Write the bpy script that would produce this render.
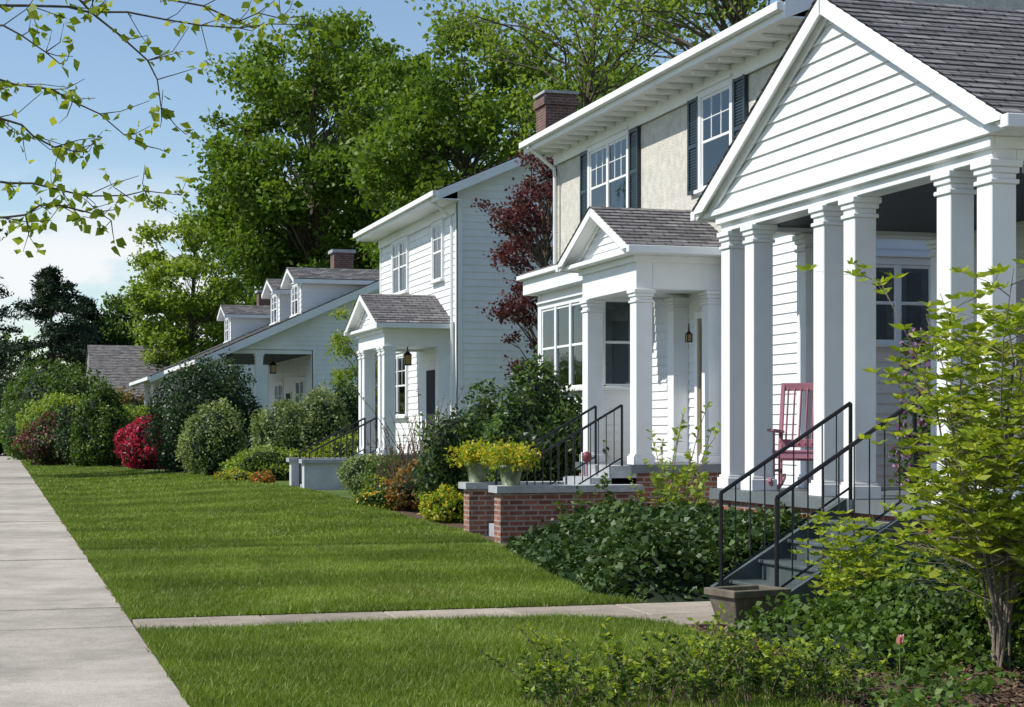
import bpy, math, random
import numpy as np
from mathutils import Vector
rng=np.random.default_rng(7); random.seed(7)
scene=bpy.context.scene
for o in list(bpy.data.objects): bpy.data.objects.remove(o)
PI=math.pi
def S(t):
    t=np.clip(t,0,1); return t*t*(3-2*t)
def gz(x,y): return 0.16*S((np.asarray(x,float)-2)/4)*S((np.asarray(y,float)-26)/14)
# ---------------------------------------------------------------- materials
def newmat(name):
    m=bpy.data.materials.new(name); m.use_nodes=True
    nt=m.node_tree; nt.nodes.clear()
    out=nt.nodes.new('ShaderNodeOutputMaterial'); return m,nt,out
def N(nt,t,**k):
    n=nt.nodes.new(t)
    for a,b in k.items(): setattr(n,a,b)
    return n
def mixc(nt,f,a,b,blend='MIX'):
    n=N(nt,'ShaderNodeMix',data_type='RGBA',blend_type=blend)
    for s,v in ((n.inputs[0],f),(n.inputs[6],a),(n.inputs[7],b)):
        if isinstance(v,bpy.types.NodeSocket): nt.links.new(v,s)
        elif isinstance(v,(int,float)): s.default_value=v
        else: s.default_value=(*v,1)
    return n.outputs[2]
def noise(nt,pos,scale,detail=4,rough=.6):
    n=N(nt,'ShaderNodeTexNoise'); n.inputs['Scale'].default_value=scale
    n.inputs['Detail'].default_value=min(detail,5); n.inputs['Roughness'].default_value=rough
    nt.links.new(pos,n.inputs['Vector']); return n.outputs['Fac']
def ramp(nt,fac,stops):
    r=N(nt,'ShaderNodeValToRGB'); e=r.color_ramp.elements
    while len(e)<len(stops): e.new(.5)
    for i,(p,c) in enumerate(stops):
        e[i].position=p; e[i].color=(*c,1) if hasattr(c,'__len__') else (c,c,c,1)
    nt.links.new(fac,r.inputs[0]); return r.outputs[0]
def mat(name,col,rough=.6,var=.15,vs=3.0,bump=0.0,bs=60,dirt=0,spec=.4,metal=0):
    m,nt,out=newmat(name); g=N(nt,'ShaderNodeNewGeometry'); pos=g.outputs['Position']
    c=np.array(col)
    a=mixc(nt,ramp(nt,noise(nt,pos,vs,2),[(.3,0.),(.7,1.)]),tuple(c*(1-var)),tuple(np.minimum(c*(1+var),.95)))
    if dirt:
        a=mixc(nt,ramp(nt,noise(nt,pos,vs*.35,4,.7),[(.5,0.),(.75,dirt)]),a,tuple(c*.45*np.array([1,.95,.85])))
    p=N(nt,'ShaderNodeBsdfPrincipled'); nt.links.new(a,p.inputs['Base Color'])
    p.inputs['Roughness'].default_value=rough; p.inputs['Specular IOR Level'].default_value=spec; p.inputs['Metallic'].default_value=metal
    if bump:
        b=N(nt,'ShaderNodeBump'); b.inputs['Strength'].default_value=bump; b.inputs['Distance'].default_value=.02
        nt.links.new(noise(nt,pos,bs,2),b.inputs['Height']); nt.links.new(b.outputs[0],p.inputs['Normal'])
    nt.links.new(p.outputs[0],out.inputs[0]); return m
def leafmat(name,cols,trans=.35,rough=.5,posvar=0.0,spec=.3):
    m,nt,out=newmat(name)
    at=N(nt,'ShaderNodeAttribute',attribute_name='rnd')
    n=len(cols); c=ramp(nt,at.outputs['Fac'],[(i/(max(n-1,1)),cols[i]) for i in range(n)])
    if posvar:
        g=N(nt,'ShaderNodeNewGeometry')
        f=ramp(nt,noise(nt,g.outputs['Position'],.9,3,.65),[(.35,1-posvar),(.68,1+posvar*.6)])
        c=mixc(nt,1.0,c,f,'MULTIPLY')
    p=N(nt,'ShaderNodeBsdfPrincipled'); nt.links.new(c,p.inputs['Base Color']); p.inputs['Roughness'].default_value=rough
    p.inputs['Specular IOR Level'].default_value=spec
    if trans<=0:
        nt.links.new(p.outputs[0],out.inputs[0]); return m
    t=N(nt,'ShaderNodeBsdfTranslucent'); tc=mixc(nt,1.0,c,(1.3,1.25,.6),'MULTIPLY'); nt.links.new(tc,t.inputs[0])
    mx=N(nt,'ShaderNodeMixShader'); mx.inputs[0].default_value=trans
    nt.links.new(p.outputs[0],mx.inputs[1]); nt.links.new(t.outputs[0],mx.inputs[2]); nt.links.new(mx.outputs[0],out.inputs[0]); return m
def brickmat(name,c1,c2,mortar,bw,bh,ms,axis='xy',bump=.6,zs=1.0,bias=0):
    m,nt,out=newmat(name); g=N(nt,'ShaderNodeNewGeometry'); sp=N(nt,'ShaderNodeSeparateXYZ'); nt.links.new(g.outputs['Position'],sp.inputs[0])
    cb=N(nt,'ShaderNodeCombineXYZ')
    if axis=='xy':
        ad=N(nt,'ShaderNodeMath',operation='ADD'); nt.links.new(sp.outputs[0],ad.inputs[0]); nt.links.new(sp.outputs[1],ad.inputs[1]); nt.links.new(ad.outputs[0],cb.inputs[0])
    else: nt.links.new(sp.outputs['xy'.index(axis)],cb.inputs[0])
    mu=N(nt,'ShaderNodeMath',operation='MULTIPLY'); mu.inputs[1].default_value=zs; nt.links.new(sp.outputs[2],mu.inputs[0]); nt.links.new(mu.outputs[0],cb.inputs[1])
    b=N(nt,'ShaderNodeTexBrick'); nt.links.new(cb.outputs[0],b.inputs['Vector'])
    b.inputs['Color1'].default_value=(*c1,1); b.inputs['Color2'].default_value=(*c2,1); b.inputs['Mortar'].default_value=(*mortar,1)
    b.inputs['Scale'].default_value=1; b.inputs['Brick Width'].default_value=bw; b.inputs['Row Height'].default_value=bh; b.inputs['Mortar Size'].default_value=ms; b.inputs['Bias'].default_value=bias
    f=ramp(nt,noise(nt,g.outputs['Position'],5,4,.7),[(.3,.68),(.7,1.25)])
    c=mixc(nt,1.0,b.outputs['Color'],f,'MULTIPLY')
    f2=ramp(nt,noise(nt,g.outputs['Position'],60,2,.7),[(.3,.8),(.7,1.15)])
    c=mixc(nt,1.0,c,f2,'MULTIPLY')
    p=N(nt,'ShaderNodeBsdfPrincipled'); nt.links.new(c,p.inputs['Base Color']); p.inputs['Roughness'].default_value=.85
    bp=N(nt,'ShaderNodeBump',invert=True); bp.inputs['Strength'].default_value=bump; bp.inputs['Distance'].default_value=.01
    nt.links.new(b.outputs['Fac'],bp.inputs['Height']); nt.links.new(bp.outputs[0],p.inputs['Normal'])
    nt.links.new(p.outputs[0],out.inputs[0]); return m
def glassmat():
    m,nt,out=newmat('window_glass')
    tr=N(nt,'ShaderNodeBsdfTransparent'); tr.inputs[0].default_value=(.8,.85,.85,1)
    gl=N(nt,'ShaderNodeBsdfGlossy'); gl.inputs['Roughness'].default_value=.03; gl.inputs[0].default_value=(.9,.95,1,1)
    g=N(nt,'ShaderNodeNewGeometry'); bp=N(nt,'ShaderNodeBump'); bp.inputs['Strength'].default_value=.12; bp.inputs['Distance'].default_value=.05
    nt.links.new(noise(nt,g.outputs['Position'],1.5,1),bp.inputs['Height']); nt.links.new(bp.outputs[0],gl.inputs['Normal'])
    fr=N(nt,'ShaderNodeFresnel'); fr.inputs[0].default_value=1.7
    mx=N(nt,'ShaderNodeMixShader'); nt.links.new(fr.outputs[0],mx.inputs[0]); nt.links.new(tr.outputs[0],mx.inputs[1]); nt.links.new(gl.outputs[0],mx.inputs[2]); nt.links.new(mx.outputs[0],out.inputs[0]); return m
M={}
M['trim']=mat('white_paint_trim',(.80,.81,.815),.5,.04,2,dirt=.18)
M['siding']=mat('white_siding',(.79,.80,.805),.55,.05,1.5,dirt=.2)
M['stucco']=mat('stucco',(.60,.575,.515),.95,.13,6,bump=1.0,bs=38,dirt=.22)
M['shutter']=mat('dark_shutter',(.018,.035,.045),.4,.2)
M['dark']=mat('dark_interior',(.02,.022,.025),.8,.1)
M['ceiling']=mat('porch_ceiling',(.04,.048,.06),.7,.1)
M['curtain']=mat('curtain',(.30,.30,.29),.9,.25,9)
M['glass']=glassmat()
M['brick']=brickmat('red_brick',(.33,.12,.07),(.17,.06,.045),(.34,.30,.26),.215,.075,.012)
M['brickd']=brickmat('chimney_brick',(.20,.08,.06),(.10,.045,.04),(.2,.17,.15),.215,.075,.012)
M['stone']=mat('cap_stone',(.38,.40,.42),.8,.15,6,bump=.2,dirt=.3)
M['white_concrete']=mat('painted_concrete',(.52,.54,.56),.8,.1,4,bump=.1,dirt=.3)
M['roof_x']=brickmat('shingles_x',(.25,.235,.24),(.11,.105,.11),(.05,.05,.05),.28,.13,.012,'x',.5,2.0)
M['roof_y']=brickmat('shingles_y',(.21,.20,.20),(.11,.105,.11),(.05,.05,.05),.28,.11,.012,'y',.5,2.0)
M['porchfloor']=mat('porch_floor_paint',(.13,.15,.16),.5,.15)
M['step']=mat('step_paint',(.07,.095,.095),.55,.25,5,bump=.1,dirt=.3)
M['iron']=mat('black_iron',(.012,.012,.013),.4,.2)
M['brass']=mat('brass',(.30,.22,.11),.5,.1,metal=.4)
M['lamp']=mat('lantern_glass',(.45,.30,.14),.3,.1)
M['pot']=mat('planter_clay',(.14,.12,.09),.8,.3,8,bump=.2,dirt=.5)
M['pot2']=mat('green_glazed_pot',(.15,.18,.10),.5,.3,8)
M['chair']=mat('mauve_paint',(.40,.17,.22),.5,.1)
M['red']=mat('red_enamel',(.20,.03,.05),.5,.1)
M['bark']=mat('bark',(.11,.09,.07),.9,.35,8,bump=.8,bs=25)
M['barkl']=mat('bark_light',(.17,.14,.11),.9,.3,8,bump=.6,bs=25)
M['twig']=mat('twig',(.15,.10,.07),.8,.3,8)
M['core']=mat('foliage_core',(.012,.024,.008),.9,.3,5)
M['asphalt']=mat('asphalt',(.05,.05,.052),.9,.2,3,bump=.4,bs=120)
M['mulch']=mat('mulch',(.11,.07,.045),.95,.5,14,bump=1,bs=60)
L={}
L['grass']=leafmat('grass_blades',[(.095,.155,.018),(.16,.24,.028),(.235,.325,.045),(.34,.37,.12)],.3,.5,.24)
L['dark']=leafmat('leaf_dark',[(.014,.034,.010),(.03,.066,.018),(.065,.12,.04)],.2,.45,0,.35)
L['mid']=leafmat('leaf_mid',[(.035,.075,.014),(.08,.15,.026),(.15,.24,.045)],.35)
L['oak']=leafmat('leaf_oak',[(.06,.12,.016),(.13,.22,.027),(.24,.34,.055)],.42)
L['spring']=leafmat('leaf_spring',[(.14,.22,.028),(.23,.33,.05),(.35,.43,.09)],.45)
L['pale']=leafmat('leaf_pale',[(.09,.15,.04),(.20,.27,.10),(.40,.45,.22)],.35)
L['yellow']=leafmat('leaf_yellowgreen',[(.18,.27,.02),(.29,.38,.035),(.43,.47,.07)],.45)
L['conifer']=leafmat('leaf_conifer',[(.014,.03,.016),(.028,.055,.028),(.05,.085,.04)],.1,.6)
L['maple']=leafmat('leaf_maple_red',[(.05,.018,.022),(.10,.03,.036),(.20,.07,.075)],.35)
L['magenta']=leafmat('azalea_magenta',[(.28,.012,.05),(.46,.022,.085),(.58,.05,.15)],.35)
L['pink']=leafmat('azalea_dusty',[(.05,.06,.02),(.14,.04,.06),(.30,.06,.12)],.3)
L['lilac']=leafmat('lilac_bloom',[(.18,.08,.22),(.34,.18,.38),(.48,.30,.52)],.3)
L['bloomy']=leafmat('yellow_bloom',[(.6,.42,.02),(.75,.55,.04),(.55,.5,.05)],.3)
L['bloomo']=leafmat('orange_bloom',[(.65,.15,.02),(.7,.25,.03),(.4,.05,.03)],.3)
L['bronze']=leafmat('bronze_leaf',[(.10,.065,.025),(.2,.13,.04),(.25,.24,.06)],.3)
L['tulip']=leafmat('pink_petal',[(.6,.25,.3),(.8,.5,.52)],.4)
L['ivy']=leafmat('leaf_ivy',[(.015,.036,.010),(.036,.078,.018),(.12,.185,.05)],.2,.45,0,.35)
L['chips']=leafmat('mulch_chips',[(.05,.03,.02),(.13,.08,.05),(.26,.18,.12)],0,.9)
def lawnmat():
    m,nt,out=newmat('lawn_turf'); g=N(nt,'ShaderNodeNewGeometry'); pos=g.outputs['Position']
    c=ramp(nt,noise(nt,pos,1.3,4,.7),[(.3,(.07,.12,.015)),(.55,(.12,.19,.024)),(.75,(.19,.27,.04))])
    f=ramp(nt,noise(nt,pos,35,2,.7),[(.3,.45),(.7,1.25)]); c=mixc(nt,1.0,c,f,'MULTIPLY')
    p=N(nt,'ShaderNodeBsdfPrincipled'); nt.links.new(c,p.inputs['Base Color']); p.inputs['Roughness'].default_value=.9
    b=N(nt,'ShaderNodeBump'); b.inputs['Strength'].default_value=1; b.inputs['Distance'].default_value=.05; nt.links.new(noise(nt,pos,40,2),b.inputs['Height']); nt.links.new(b.outputs[0],p.inputs['Normal'])
    nt.links.new(p.outputs[0],out.inputs[0]); return m
M['lawn']=lawnmat()
def concmat(name,col):
    m,nt,out=newmat(name); g=N(nt,'ShaderNodeNewGeometry'); pos=g.outputs['Position']
    at=N(nt,'ShaderNodeAttribute',attribute_name='rnd')
    c=np.array(col)
    a=ramp(nt,at.outputs['Fac'],[(0,tuple(c*.86)),(1,tuple(c*1.1))])
    a=mixc(nt,1.0,a,ramp(nt,noise(nt,pos,.7,5,.75),[(.34,.66),(.6,1.1)]),'MULTIPLY')
    a=mixc(nt,1.0,a,ramp(nt,noise(nt,pos,60,3,.8),[(.3,.66),(.7,1.2)]),'MULTIPLY')
    a=mixc(nt,ramp(nt,noise(nt,pos,11,4,.7),[(.6,0.),(.68,.5)]),a,tuple(c*.5))
    p=N(nt,'ShaderNodeBsdfPrincipled'); nt.links.new(a,p.inputs['Base Color']); p.inputs['Roughness'].default_value=.9
    b=N(nt,'ShaderNodeBump'); b.inputs['Strength'].default_value=.4; b.inputs['Distance'].default_value=.012; nt.links.new(noise(nt,pos,90,3),b.inputs['Height']); nt.links.new(b.outputs[0],p.inputs['Normal'])
    nt.links.new(p.outputs[0],out.inputs[0]); return m
M['concrete']=concmat('sidewalk_concrete',(.46,.415,.35))
M['concrete2']=concmat('path_concrete',(.37,.32,.255))
# ---------------------------------------------------------------- mesh tools
def link(o,parent=None):
    scene.collection.objects.link(o)
    if parent:
        o.parent=parent; o.location=Vector(o.location)-Vector(parent.location)
    return o
def empty(name,loc=(0,0,0)):
    e=bpy.data.objects.new(name,None); e.empty_display_size=.3; scene.collection.objects.link(e); e.location=loc; return e
class MB:
    def __init__(s): s.v=[];s.f=[];s.m=[];s.r=[]
    def add(s,vs,fs,mi=0,r=None):
        b=len(s.v); s.v+= [tuple(v) for v in vs]; s.f+=[tuple(i+b for i in f) for f in fs]; s.m+=[mi]*len(fs); s.r+=[random.random() if r is None else r]*len(fs)
    def box(s,x0,x1,y0,y1,z0,z1,mi=0):
        s.add([(x0,y0,z0),(x1,y0,z0),(x1,y1,z0),(x0,y1,z0),(x0,y0,z1),(x1,y0,z1),(x1,y1,z1),(x0,y1,z1)],
              [(0,3,2,1),(4,5,6,7),(0,1,5,4),(1,2,6,5),(2,3,7,6),(3,0,4,7)],mi)
    def obox(s,c,ax,ay,az,mi=0):
        c,ax,ay,az=map(np.array,(c,ax,ay,az)); vs=[c+i*ax+j*ay+k*az for k in(-1,1) for j in(-1,1) for i in(-1,1)]
        s.add(vs,[(0,2,3,1),(4,5,7,6),(0,1,5,4),(1,3,7,5),(3,2,6,7),(2,0,4,6)],mi)
    def extr(s,pts,axis,a0,a1,mi=0):
        n=len(pts)
        if axis=='x': vs=[(a0,p,q) for p,q in pts]+[(a1,p,q) for p,q in pts]
        else: vs=[(p,a0,q) for p,q in pts]+[(p,a1,q) for p,q in pts]
        s.add(vs,[tuple(range(n)),tuple(range(2*n-1,n-1,-1))]+[(i,(i+1)%n,(i+1)%n+n,i+n) for i in range(n)],mi)
    def lapped(s,a,b,c,d,n,t,Nn,mi=0):
        a,b,c,d,Nn=[np.array(q,float) for q in (a,b,c,d,Nn)]; Nn=Nn/np.linalg.norm(Nn)
        for i in range(n):
            f0=i/n;f1=(i+1)/n; l0=a+(d-a)*f0;r0=b+(c-b)*f0;l1=a+(d-a)*f1;r1=b+(c-b)*f1
            s.add([l0+Nn*t,r0+Nn*t,r1+Nn*.002,l1+Nn*.002,l0,r0],[(0,1,2,3),(4,5,1,0)],mi)
    def tube(s,pts,r0,r1,seg=6,mi=0):
        pts=[np.array(p,float) for p in pts]; n=len(pts); vs=[]
        for i,p in enumerate(pts):
            d=pts[min(i+1,n-1)]-pts[max(i-1,0)]; d=d/(np.linalg.norm(d)+1e-9)
            u=np.cross(d,(0,0,1)) if abs(d[2])<.95 else np.cross(d,(1,0,0)); u/=np.linalg.norm(u); w=np.cross(d,u)
            r=r0+(r1-r0)*i/max(n-1,1)
            for k in range(seg):
                a=2*PI*k/seg; vs.append(p+(u*math.cos(a)+w*math.sin(a))*r)
        fs=[(i*seg+k,i*seg+(k+1)%seg,(i+1)*seg+(k+1)%seg,(i+1)*seg+k) for i in range(n-1) for k in range(seg)]
        fs+=[tuple(range(seg)),tuple(range((n-1)*seg,n*seg))]
        s.add(vs,fs,mi)
    def lathe(s,c,prof,seg=16,mi=0):
        n=len(prof); vs=[(c[0]+r*math.cos(2*PI*k/seg),c[1]+r*math.sin(2*PI*k/seg),c[2]+z) for r,z in prof for k in range(seg)]
        s.add(vs,[(i*seg+k,i*seg+(k+1)%seg,(i+1)*seg+(k+1)%seg,(i+1)*seg+k) for i in range(n-1) for k in range(seg)]+[tuple(range(seg))],mi)
    def build(s,name,mats,parent=None,smooth=False,bevel=0,origin=(0,0,0)):
        me=bpy.data.meshes.new(name); o=np.array(origin)
        me.from_pydata([tuple(np.array(v)-o) for v in s.v],[],s.f)
        for m in mats: me.materials.append(m)
        me.polygons.foreach_set('material_index',s.m)
        a=me.attributes.new('rnd','FLOAT','FACE'); a.data.foreach_set('value',s.r)
        if smooth: me.polygons.foreach_set('use_smooth',[True]*len(s.f))
        me.update(); ob=bpy.data.objects.new(name,me); ob.location=origin; link(ob,parent)
        if bevel:
            b=ob.modifiers.new('bevel','BEVEL'); b.width=bevel; b.segments=1; b.limit_method='ANGLE'
        return ob
def npmesh(name,V,k,mats,rnd,parent=None,origin=(0,0,0),mi=None,smooth=False):
    n=len(V); me=bpy.data.meshes.new(name)
    co=(V.reshape(-1,3)-np.array(origin)).astype(np.float32)
    me.vertices.add(n*k); me.vertices.foreach_set('co',co.ravel())
    me.loops.add(n*k); me.loops.foreach_set('vertex_index',np.arange(n*k,dtype=np.int32))
    me.polygons.add(n); me.polygons.foreach_set('loop_start',np.arange(0,n*k,k,dtype=np.int32))
    for m in mats: me.materials.append(m)
    if mi is not None: me.polygons.foreach_set('material_index',np.asarray(mi,dtype=np.int32))
    me.update(calc_edges=True)
    a=me.attributes.new('rnd','FLOAT','FACE'); a.data.foreach_set('value',np.clip(rnd,0,1).astype(np.float32))
    ob=bpy.data.objects.new(name,me); ob.location=origin; link(ob,parent); return ob
def unit(v): return v/(np.linalg.norm(v,axis=-1,keepdims=True)+1e-9)
def runit(n): return unit(rng.normal(size=(n,3)))
def leafq(P,size,asp=.6,up=.4,out=None,outw=.6,dirs=None):
    n=len(P); nr=runit(n)+np.array([0,0,up])
    if out is not None: nr=nr+out*outw
    nr=unit(nr)
    d=runit(n) if dirs is None else dirs
    d=unit(d-nr*(d*nr).sum(1,keepdims=True)) if dirs is None else unit(d)
    s=unit(np.cross(nr,d)); l=(size*(.65+.7*rng.random(n)))[:,None]; w=l*asp*.5
    fold=np.cross(d,s)*w*.35
    return np.stack([P,P+d*l*.42+s*w+fold,P+d*l,P+d*l*.42-s*w+fold],1)
# ---------------------------------------------------------------- foliage
def lobes(seed,n=7,fr=3.0):
    r=np.random.default_rng(seed); K=r.normal(size=(n,3))*fr; ph=r.random(n)*6.28
    return lambda D: (np.sin(D@K.T+ph).sum(1))/n
def bush(name,x,y,z0,rx,ry,h,leaf,n,mats,seed=1,asp=.6,clump=.6,flower=0,rough=.34,core=.82,flat=.54):
    h=h*.93; rx*=.95; ry*=.95
    c=np.array([x,y,z0+h*.47]); R=np.array([rx,ry,h*flat]); fn=lobes(seed,8,3.8)
    e=empty(name,(x,y,z0))
    nc=80; C=runit(nc); cb=rng.random(nc)
    m=int(n*clump); idx=rng.integers(0,nc,m)
    D1=unit(C[idx]+rng.normal(size=(m,3))*.12); D2=runit(n-m); D=np.concatenate([D1,D2])
    bulge=np.concatenate([.02+.17*cb[idx],np.zeros(n-m)])
    rad=1+rough*fn(D)*1.2+bulge-.18*rng.random(n)**1.5+(rng.random(n)<.08)*.16*rng.random(n)
    P=c+D*R*rad[:,None]; keep=P[:,2]>z0+.02; P=P[keep];D=D[keep]
    r=np.concatenate([cb[idx]*.6+.4*rng.random(m),rng.random(n-m)*.8])[keep]
    V=leafq(P,leaf,asp,.3,D,.7)
    mi=(rng.random(len(P))<flower).astype(int) if flower else None
    npmesh('foliage',V,4,mats,r,e,(x,y,z0),mi)
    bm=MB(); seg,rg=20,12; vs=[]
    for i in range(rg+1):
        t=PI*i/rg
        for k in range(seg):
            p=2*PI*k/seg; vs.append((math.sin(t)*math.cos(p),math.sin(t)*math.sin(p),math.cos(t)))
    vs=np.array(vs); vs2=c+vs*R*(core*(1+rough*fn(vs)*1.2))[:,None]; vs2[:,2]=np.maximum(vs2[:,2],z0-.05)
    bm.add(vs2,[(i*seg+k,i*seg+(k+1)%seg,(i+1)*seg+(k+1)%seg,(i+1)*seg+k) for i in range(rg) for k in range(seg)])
    bm.build('dark_inner_core',[M['core']],e,True,origin=(x,y,z0)); return e  # solid dark hull added inside the leaves so the bush is not see-through
def tree(name,x,y,z0,cz,rx,rz,tr,nb,lpb,leaf,lm,seed=1,bark='bark',blob=.22,vis=1,lean=(0,0),asp=.65,inner=.45,spread=.28,twr=1):
    r=np.random.default_rng(seed); e=empty(name,(x,y,z0)); tb=MB()
    top=cz+rz*.75
    tp=[]
    for i in range(9):
        f=i/8; tp.append((x+lean[0]*f+math.sin(f*5+seed)*tr*.7*f,y+lean[1]*f+math.cos(f*4+seed)*tr*.6*f,z0+(top-z0)*f))
    tb.tube(tp,tr,tr*.12,8)
    tp=np.array(tp); fn=lobes(seed,6,2.4)
    D=unit(r.normal(size=(nb,3))); u=inner+(1-inner)*r.random(nb)**.6
    B=np.array([x+lean[0]*.7,y+lean[1]*.7,cz])+D*np.array([rx,rx,rz])*(u*(1+spread*fn(D)))[:,None]
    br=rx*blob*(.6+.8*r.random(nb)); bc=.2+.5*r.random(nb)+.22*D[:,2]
    Vs=[];Rs=[]
    for b in range(nb):
        f=np.clip((B[b,2]-rz*.35-z0)/(top-z0)-.08*r.random(),.22,.95)*8; i=int(min(f,7)); st=tp[i]+(tp[i+1]-tp[i])*(f-i)
        if r.random()<vis:
            mid=st*.5+B[b]*.5+np.array([0,0,.08*np.linalg.norm(B[b]-st)])+r.normal(size=3)*.12*rx*.3
            L0=max(tr*.30*(1-f/10),.03)*twr
            tb.tube([st,st*.6+mid*.4+r.normal(size=3)*.03*rx,mid,mid*.4+B[b]*.6+r.normal(size=3)*.03*rx,B[b]],L0,L0*.15,5)
            for q in range(3):
                tb.tube([mid*.4+B[b]*.6,B[b]+unit(r.normal(size=3))*br[b]*.9],L0*.28,L0*.06,4)
        k=int(lpb*(br[b]/(rx*blob))**2); 
        dd=unit(r.normal(size=(k,3)))*(r.random((k,1))**.42)*np.array([1,1,.62])*br[b]
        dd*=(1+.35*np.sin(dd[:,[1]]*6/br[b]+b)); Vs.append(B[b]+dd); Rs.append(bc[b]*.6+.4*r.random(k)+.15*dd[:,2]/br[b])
    P=np.concatenate(Vs); R=np.concatenate(Rs)
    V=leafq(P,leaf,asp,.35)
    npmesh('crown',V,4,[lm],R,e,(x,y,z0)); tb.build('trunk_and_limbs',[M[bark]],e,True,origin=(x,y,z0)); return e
def cover(name,x0,x1,y0,y1,hf,n,leaf,lm,mats2=None,asp=.8,up=1.0,corec='core',mask=None,lay=.1):
    e=empty(name,((x0+x1)/2,(y0+y1)/2,0)); org=e.location[:]
    X=x0+(x1-x0)*rng.random(n);Y=y0+(y1-y0)*rng.random(n)
    if mask is not None: k=mask(X,Y); X=X[k];Y=Y[k]
    H=hf(X,Y); k=H>.02; X=X[k];Y=Y[k];H=H[k]
    Z=H+gz(X,Y)-lay*rng.random(len(X))**1.5+lay*.4*rng.random(len(X))**6*3
    fn=np.sin(X*5+np.sin(Y*3.1)*2)*np.sin(Y*4.3+X*1.7)
    V=leafq(np.stack([X,Y,Z],1),leaf,asp,up); npmesh('leaves',V,4,[lm],np.clip(.5*rng.random(len(X))+.25+.2*fn+.1*rng.random(len(X)),0,1),e,org)
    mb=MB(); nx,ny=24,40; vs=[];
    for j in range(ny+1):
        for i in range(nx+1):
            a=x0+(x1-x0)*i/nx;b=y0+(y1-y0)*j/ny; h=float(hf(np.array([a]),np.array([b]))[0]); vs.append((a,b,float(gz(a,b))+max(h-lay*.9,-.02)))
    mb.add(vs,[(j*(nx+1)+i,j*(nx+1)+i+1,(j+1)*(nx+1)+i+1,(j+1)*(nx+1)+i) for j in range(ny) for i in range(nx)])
    mb.build('under_sheet',[M[corec]],e,True,origin=org); return e  # closed sheet added under the leaves, dark by default, no modelled stems
def hnoise(X,Y,s=1.0,seed=0): return .5+.25*(np.sin(X*2.3*s+seed+1.3*np.sin(Y*1.7*s))+np.sin(Y*2.9*s+seed*2+1.1*np.sin(X*2.1*s)))
# ---------------------------------------------------------------- ground
g=MB(); g.add([(-900,-300,-.12),(900,-300,-.12),(900,1500,-.12),(-900,1500,-.12)],[(0,1,2,3)]); g.build('ground',[M['lawn']])
def sheet(name,fx0,fx1,ys,dz,m,nx=14,thick=0):
    mb=MB(); vs=[]
    for y in ys:
        a,b=fx0(y),fx1(y)
        for i in range(nx+1):
            X=a+(b-a)*i/nx; vs.append((X,y,float(gz(X,y))+dz))
    n1=nx+1
    fs=[(j*n1+i,j*n1+i+1,(j+1)*n1+i+1,(j+1)*n1+i) for j in range(len(ys)-1) for i in range(nx)]
    mb.add(vs,fs)
    if thick:
        m1=[(a,b,z-thick) for a,b,z in vs]
        for j in range(len(ys)-1):
            for e_ in (0,nx):
                mb.add([vs[j*n1+e_],vs[(j+1)*n1+e_],m1[(j+1)*n1+e_],m1[j*n1+e_]],[(0,1,2,3)])
        for j in (0,len(ys)-1): mb.add([vs[j*n1],vs[j*n1+nx],m1[j*n1+nx],m1[j*n1]],[(0,1,2,3)])
    return mb.build(name,[m],smooth=False)
sheet('garden_soil',lambda y:1.0,lambda y:30,np.arange(2,120,1.0),-.012,M['mulch'],30)
def xr(y):
    if y<13.85: return float(np.interp(y,[0,9,9.6,12.0,13.0,13.4,13.8],[4.3,4.5,4.75,5.15,5.2,4.95,4.5]))
    return float(np.interp(y,[14.7,15.3,19.5,23.5,26,42,50,60,70,80,110],[5.6,5.35,5.95,6.65,6.9,7.0,6.4,5.0,4.2,2.0,1.4]))
xrv=np.vectorize(xr)
XE=1.06
sheet('lawn',lambda y:XE,xr,np.concatenate([np.arange(3,13.7,.4),[13.74]]),.03,M['lawn'],10,.06)
sheet('lawn',lambda y:XE,xr,np.concatenate([np.arange(14.68,110,.5)]),.03,M['lawn'],10,.06)
sheet('lawn',lambda y:xr(y)+.2 if y>34 else 9,lambda y:30,np.arange(33,119,1.5),.004,M['lawn'],10)
sw=MB(); y=-4.0
while y<130:
    l=1.52; z=.012+random.uniform(-.006,.006); sw.box(-.47,1.05,y+.006,y+l-.006,-.1,z); y+=l
sw.build('sidewalk',[M['concrete']],bevel=.005)
pb=MB(); x=1.06
while x<6.4:
    pb.box(x+.006,min(x+1.07,6.5)-.006,13.75,14.67,-.1,.022+random.uniform(-.003,.003)); x+=1.07
pb.add([(4.45,13.744,.02),(5.35,13.02,.02),(6.5,13.02,.02),(6.5,13.744,.02),(4.45,13.744,-.1),(5.35,13.02,-.1),(6.5,13.02,-.1),(6.5,13.744,-.1)],[(0,1,2,3),(0,4,5,1),(1,5,6,2),(2,6,7,3),(3,7,4,0)])
pb.build('garden_path',[M['concrete2']],bevel=.006)
rd=MB(); rd.box(-11,-3.2,-60,400,-.3,-.09); rd.build('road',[M['asphalt']])
kb=MB(); 
yy=-60
while yy<200: kb.box(-3.2,-3.05,yy+.01,yy+2.99,-.3,.02); yy+=3
kb.build('kerb',[M['concrete2']])
sheet('lawn',lambda y:-3.04,lambda y:-.48,np.arange(-20,200,2.0),.01,M['lawn'],4)
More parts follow.
